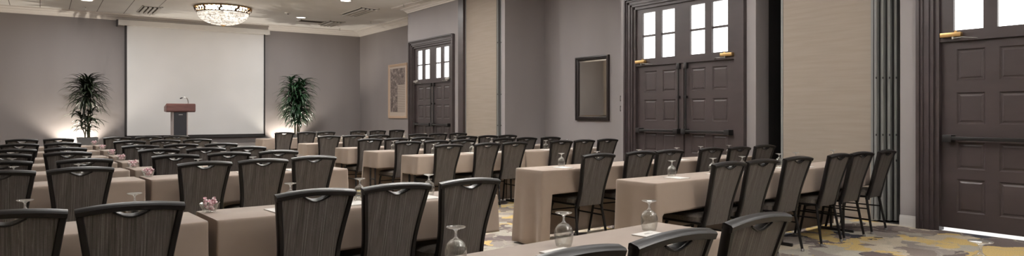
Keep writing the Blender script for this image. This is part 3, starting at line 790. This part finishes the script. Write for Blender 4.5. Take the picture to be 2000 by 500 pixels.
def make_bowl():
    bm = bmesh.new(); segs = 32; rings = []
    for r_, z, fl in [(0, .0, 0), (.026, 0, 0), (.03, .004, 0), (.038, .025, .03), (.046, .048, .07), (.047, .0495, .07), (.044, .048, .07), (.036, .025, .03), (.027, .008, 0), (0, .007, 0)]:
        if r_ == 0: rings.append([bm.verts.new((0, 0, z))]); continue
        rings.append([bm.verts.new((r_*(1+fl*math.cos(8*2*PI*k/segs))*math.cos(2*PI*k/segs), r_*(1+fl*math.cos(8*2*PI*k/segs))*math.sin(2*PI*k/segs), z + .003*fl/.07*math.cos(8*2*PI*k/segs))) for k in range(segs)])
    for a, d in zip(rings, rings[1:]):
        for k in range(segs):
            k2 = (k+1) % segs
            if len(a) == 1: bm.faces.new((a[0], d[k], d[k2]))
            elif len(d) == 1: bm.faces.new((a[k], a[k2], d[0]))
            else: bm.faces.new((a[k], a[k2], d[k2], d[k]))
    for v in bm.verts: v.co.x *= 1.13; v.co.y *= 1.13
    return obj('glass_bowl', bm, M['glass'], None, True, 80)
def make_candy():
    bm = bmesh.new(); lathe(bm, [(0, -.011), (.008, -.008), (.0115, 0), (.008, .008), (.003, .011)], 10)
    lathe(bm, [(.003, .011), (.004, .012), (.013, .022), (.012, .0225), (0, .0125)], 10); lathe(bm, [(0, -.0125), (.012, -.0225), (.013, -.022), (.003, -.011)], 10)
    return obj('wrapped_sweet', bm, M['candy'])
chair0, goblet0, pad0, bowl0, candy0 = make_chair(), make_goblet(), make_pad(), make_bowl(), make_candy()
first = {'chair': True, 'goblet': True, 'pad': True, 'bowl': True, 'candy': True}
def place(proto, key, loc, rz, label, cat, group):
    if first[key]: o = proto; first[key] = False; o.location = loc; o.rotation_euler = (0, 0, rz)
    else: o = copy_tree(proto, loc, rz)
    tag(o, label, cat, group); return o

# tables with draped cloths -------------------------------------------------
TD = .425
def table(x0, x1, yb, slope, label_place, ends, wrap=.03, seats=(), joint=0):
    """back edge passes (x0, yb); runs along slope. ends = (left drop, right drop)"""
    a = math.atan(slope); L = (x1 - x0)/math.cos(a)
    cx, cy = (x0+x1)/2, yb + slope*(x1-x0)/2 - TD/2
    t = thing('folding_table', 'folding table under its cloth, ' + label_place, 'table', (cx, cy, 0), a, 'folding tables under cloths')
    h = L/2 - .012; d = TD/2 - .01
    obj('tabletop', B(-h, h, -d, d, .728, .75, bev=.004), M['tabletop'], t, False)
    for s in (-1, 1):
        bm = bmesh.new(); best = (-1, 0)
        for q in range(60):
            xx = s*(h - .025 - .01*q); wx = cx + xx
            gap = min([abs(wx - c) for c in seats] + [9])
            if gap > best[0] + (.0 if best[0] < .30 else 9): best = (gap, xx)
        x = best[1]
        tube(bm, [(x, -.07, .728), (x, -.07, .03)], .014, 8); tube(bm, [(x, .07, .728), (x, .07, .03)], .014, 8)
        box(bm, x - .015, x + .015, -d + .02, d - .02, 0, .03, .005); tube(bm, [(x, -.07, .35), (x, .07, .35)], .01, 6)
        obj('leg_frame', bm, M['black'], t)
    # cloth
    rng = random.Random(int(abs(x0*31 + yb*17)*10))
    ph = [rng.random()*6.28 for _ in range(6)]
    hw, hd = L/2 - .004, TD/2; r = .012
    per = []
    def line(p, q, n, nx, ny):
        for k in range(n): f = k/n; per.append((p[0]+(q[0]-p[0])*f, p[1]+(q[1]-p[1])*f, nx, ny))
    def corner(cx_, cy_, a0):
        for k in range(4): an = a0 + k/4*PI/2; per.append((cx_ + r*math.cos(an), cy_ + r*math.sin(an), math.cos(an), math.sin(an)))
    line((-hw+r, -hd), (hw-r, -hd), 76, 0, -1); corner(hw-r, -hd+r, -PI/2)
    line((hw, -hd+r), (hw, hd-r), 20, 1, 0); corner(hw-r, hd-r, 0)
    line((hw-r, hd), (-hw+r, hd), 60, 0, 1); corner(-hw+r, hd-r, PI/2)
    line((-hw, hd-r), (-hw, -hd+r), 20, -1, 0); corner(-hw+r, -hd+r, PI)
    n = len(per); bm = bmesh.new(); rows = []
    def drop(x, y):
        base = .245 + .006*math.sin(x*3.1 + ph[0])
        best = base
        for s, e in ((-1, ends[0]), (1, ends[1])):
            if e > .4:
                dist = hw - s*x
                if dist < wrap: best = e
                elif dist < wrap + .02 and wrap > 0: best = base + (e - base)*(1 - (dist - wrap)/.02)
            else:
                dist = hw - s*x
                if dist < .05: best = base + (e - base)*(1 - dist/.05)
        if y > hd - .015: best = max(best, .735)
        return best
    T = [0, .004, .014, .04, .09, .16, .25, .36, .48, .6, .72, .84, .93, 1.]
    ZT = .7605
    for ti, tt in enumerate(T):
        ring = []
        for (x, y, nx, ny) in per:
            D = drop(x, y); dz = tt*D
            if ti <= 2: rr_ = (.0, .005, .008)[ti]; dz = (0, .003, .010)[ti]
            else: rr_ = .009
            if ti > 2: dz = .010 + (D - .010)*tt
            k = max(0, dz - .02)
            s_ = x if abs(ny) > .5 else y
            endf = 1.0 if abs(nx) > .7 else .0
            cornf = math.exp(-((hw - abs(x))/.09)**2)*math.exp(-((hd-abs(y))/.09)**2)
            fold = k*(.022*math.sin(s_*9 + ph[1])*(.35 + endf*.6) + .016*math.sin(s_*27 + ph[2])*(.3 + endf*1.5)) + cornf*k*.03 + endf*k*.008 + k*.012
            if ny > .5 or ny < -.5: fold = fold*.6
            px_, py_ = x + nx*(rr_ + fold), y + ny*(rr_ + fold)
            if joint and px_*joint > hw: px_ = joint*hw + (px_ - joint*hw)*.12
            ring.append(bm.verts.new((px_, py_, max(ZT - dz, .006))))
        rows.append(ring)
    for p, q in zip(rows, rows[1:]):
        for k in range(n): bm.faces.new((p[k], q[k], q[(k+1) % n], p[(k+1) % n]))
    # top sheet: grid fill as bands between front and back edges
    f = bm.faces.new(rows[0]); bmesh.ops.triangulate(bm, faces=[f])
    o = obj('tablecloth', bm, M['cloth'], None, True, 55)
    o.location = (cx, cy, 0); o.rotation_euler = (0, 0, a)
    md = o.modifiers.new('thick', 'SOLIDIFY'); md.thickness = .003; md.offset = -1
    tag(o, 'taupe tablecloth, ' + label_place, 'tablecloth', 'taupe tablecloths')
    return a

LROWS = [  # table back edge at x=.72, slope, chairs (x, y of top rail)
    dict(yb=2.22, sl=.10, ch=[(1.27, 1.51), (1.74, 1.54), (2.31, 1.62)], xe=2.60, two=False),
    dict(yb=4.17, sl=.06, ch=[(-.12, 3.43), (.33, 3.42), (1.18, 3.48), (1.66, 3.52), (2.15, 3.53)], xe=2.55, two=True),
    dict(yb=6.80, sl=.10, ch=[(-.23, 5.89), (.23, 5.93), (1.12, 6.06), (1.60, 6.12), (2.11, 6.29)], xe=2.52, two=True),
    dict(yb=8.00, sl=.10, ch=[(-.27, 7.08), (.32, 7.05), (1.08, 7.30), (1.60, 7.42), (2.12, 7.48)], xe=2.52, two=True),
    dict(yb=9.25, sl=.08, ch=[(-.29, 8.31), (.23, 8.44), (1.10, 8.59), (1.59, 8.55), (2.07, 8.60)], xe=2.5, two=True),
    dict(yb=10.55, sl=.10, ch=[(-.73, 9.40), (-.26, 9.47), (.24, 9.55), (1.05, 9.78), (1.54, 9.88), (1.99, 9.80)], xe=2.5, two=True),
    dict(yb=12.25, sl=.15, ch=[(-.70, 11.08), (-.23, 11.13), (.23, 11.20), (1.09, 11.50), (1.56, 11.58), (2.05, 11.75)], xe=2.5, two=True),
    dict(yb=14.20, sl=.20, ch=[(-.71, 13.08), (-.24, 13.15), (.21, 13.25), (1.09, 13.50), (1.56, 13.55), (2.05, 13.8)], xe=2.5, two=True),
]
RROWS = [
    dict(yb=4.19, sl=.055, ch=[(4.67, 3.56), (5.17, 3.60), (5.78, 3.64), (6.58, 3.68), (7.02, 3.71), (7.66, 3.76)]),
    dict(yb=5.66, sl=.06, ch=[(4.58, 5.06), (5.25, 5.13), (5.70, 5.15), (6.54, 5.20), (6.92, 5.17), (7.62, 5.27)]),
    dict(yb=8.33, sl=.08, ch=[(4.38, 7.74), (5.04, 7.85), (5.49, 7.88), (6.46, 8.0), (6.86, 7.97), (7.43, 8.07)]),
    dict(yb=9.62, sl=.11, ch=[(4.39, 8.95), (4.91, 9.05), (5.40, 9.10), (6.28, 9.26), (6.84, 9.35), (7.24, 9.28)]),
    dict(yb=10.80, sl=.13, ch=[(4.33, 10.2), (4.81, 10.26), (5.36, 10.38), (6.37, 10.66), (6.80, 10.63), (7.26, 10.64)]),
    dict(yb=12.78, sl=.10, ch=[(4.35, 12.1), (4.88, 12.15), (5.24, 12.08), (6.20, 12.2), (6.70, 12.28), (7.22, 12.36)]),
    dict(yb=15.85, sl=.11, ch=[(4.38, 14.98), (4.85, 14.97), (5.33, 15.08), (6.27, 15.46), (6.75, 15.44), (7.34, 15.66)]),
]
for row in LROWS[2:] + RROWS:                      # neighbours keep a hand's breadth
    for _ in range(30):
        for i in range(len(row['ch']) - 1):
            (xa, ya), (xb, yb_) = row['ch'][i], row['ch'][i+1]; g = xb - xa
            if g < .484:
                e = (.485 - g)/2; row['ch'][i] = (xa - e, ya); row['ch'][i+1] = (xb + e, yb_)
rng = random.Random(5)
def dress(row, ri, block, x0, slope, back0):
    aisle_left = block == 'left'
    chs = sorted(row['ch'], key=lambda c: -c[0] if aisle_left else c[0])
    for i, (x, y) in enumerate(chs):
        where = '%s from the aisle, %s row from camera, %s block' % (ORD[i], ORD[ri], block)
        yb = back0 + slope*(x - x0); y = min(y, yb - TD - .185)
        rz = math.atan(slope)*.6 + rng.uniform(-.035, .035)
        if (block, ri, i) == ('right', 0, 5): rz += .09
        place(chair0, 'chair', (x - OFF*math.sin(rz), y + OFF*math.cos(rz), 0), rz,
              'striped banquet chair, ' + where, 'chair', 'banquet chairs in the %s block' % block)
        gx = x + .04 + rng.uniform(-.03, .03)
        if block == 'right' and ri == 0: gx = [4.58, 5.16, 5.61, 6.30, 6.62, 7.4][i]
        if block == 'left' and ri == 0: gx = [2.37, 1.79, 1.24][i]
        if block == 'right' and ri == 1: gx = [4.49, 5.03, 5.70, 6.40, 6.90, 7.5][i]
        gy = yb - .13 + rng.uniform(-.02, .02) + slope*(gx - x)
        place(goblet0, 'goblet', (gx, gy, .7615), rng.random()*6, 'upturned stemmed glass, ' + where, 'glass', 'upturned glasses in the %s block' % block)
        if ri < 3:
            place(pad0, 'pad', (gx - .09, gy - .135, .7615), math.atan(slope) + rng.uniform(-.08, .08), 'white notepad, ' + where, 'notepad', 'notepads in the %s block' % block)
# the row beyond the bottom edge of the picture: only its table and one glass foot reach the frame
table(.72, 2.62, 1.02, .06, 'closest to the camera, left block', (.245, .245))
place(goblet0, 'goblet', (2.49, .93, .7615), 0, 'upturned stemmed glass in the bottom right corner, closest to the camera', 'glass', 'upturned glasses in the left block')
for ri, row in enumerate(LROWS):
    lab = '%s row from camera, left block' % ORD[ri]
    table(.73, row['xe'], row['yb'], row['sl'], 'nearer the aisle, ' + lab, (.245, .25), .03, [c[0] for c in row['ch']], -1)
    if row['two']:
        table(-1.13, .695, row['yb'] - row['sl']*1.85, row['sl'], 'farther from the aisle, ' + lab, (.245, .25), .03, [c[0] for c in row['ch']], 1)
        bx, by = .775, row['yb'] - .085
        place(bowl0, 'bowl', (bx, by, .7615), 0, 'fluted glass bowl of pink sweets, ' + lab, 'bowl', 'sweet bowls along the left block')
        k = 0
        for (dx, dy, dz) in ((.0, .012, .026), (.011, -.007, .026), (-.011, -.007, .026), (.018, .012, .048), (-.018, .012, .048), (0, -.020, .048), (.0, .004, .062), (.026, -.012, .066), (-.024, -.006, .066)):
            c = place(candy0, 'candy', (bx + dx, by + dy, .7615 + dz), 0, 'pink wrapped sweet in the glass bowl, ' + lab, 'sweet', 'wrapped sweets in bowl of the %s row' % ORD[ri])
            c.rotation_euler = (rng.random()*3, rng.random()*3, rng.random()*3); c.scale = (.8, .8, .8); k += 1
    dress(row, ri, 'left', .73, row['sl'], row['yb'])
for ri, row in enumerate(RROWS):
    lab = '%s row from camera, right block' % ORD[ri]
    table(4.0, 5.82, row['yb'], row['sl'], 'nearer the aisle, ' + lab, (.742, .25), (.04, .07, .0, .0, .0, .0, .0)[ri], [c[0] for c in row['ch']], 1)
    table(5.84, 7.66, row['yb'] + row['sl']*1.84, row['sl'], 'farther from the aisle, ' + lab, (.245, .25), .03, [c[0] for c in row['ch']], -1)
    dress(row, ri, 'right', 4.0, row['sl'], row['yb'])

# ------------------------------------------------------------------ world, camera, view
w = bpy.data.worlds.new('daylight'); S.world = w; w.use_nodes = True
w.node_tree.nodes['Background'].inputs[0].default_value = (1, .985, .96, 1)
w.node_tree.nodes['Background'].inputs[1].default_value = 1.1
cam = bpy.data.cameras.new('camera'); co = bpy.data.objects.new('camera', cam); COL.objects.link(co)
cam.sensor_width = 36; cam.lens = 36*1322/2000; cam.clip_start = .05; cam.clip_end = 200
th = math.atan2(1322, 1900)
co.location = (0, 0, 1.31); co.rotation_euler = (PI/2, 0, -math.atan2(1322, 1900))
cam.shift_y = -27/2000
S.camera = co
S.view_settings.view_transform = 'Standard'; S.view_settings.look = 'None'
S.view_settings.exposure = 0; S.view_settings.gamma = 1; S.view_settings.use_curve_mapping = False
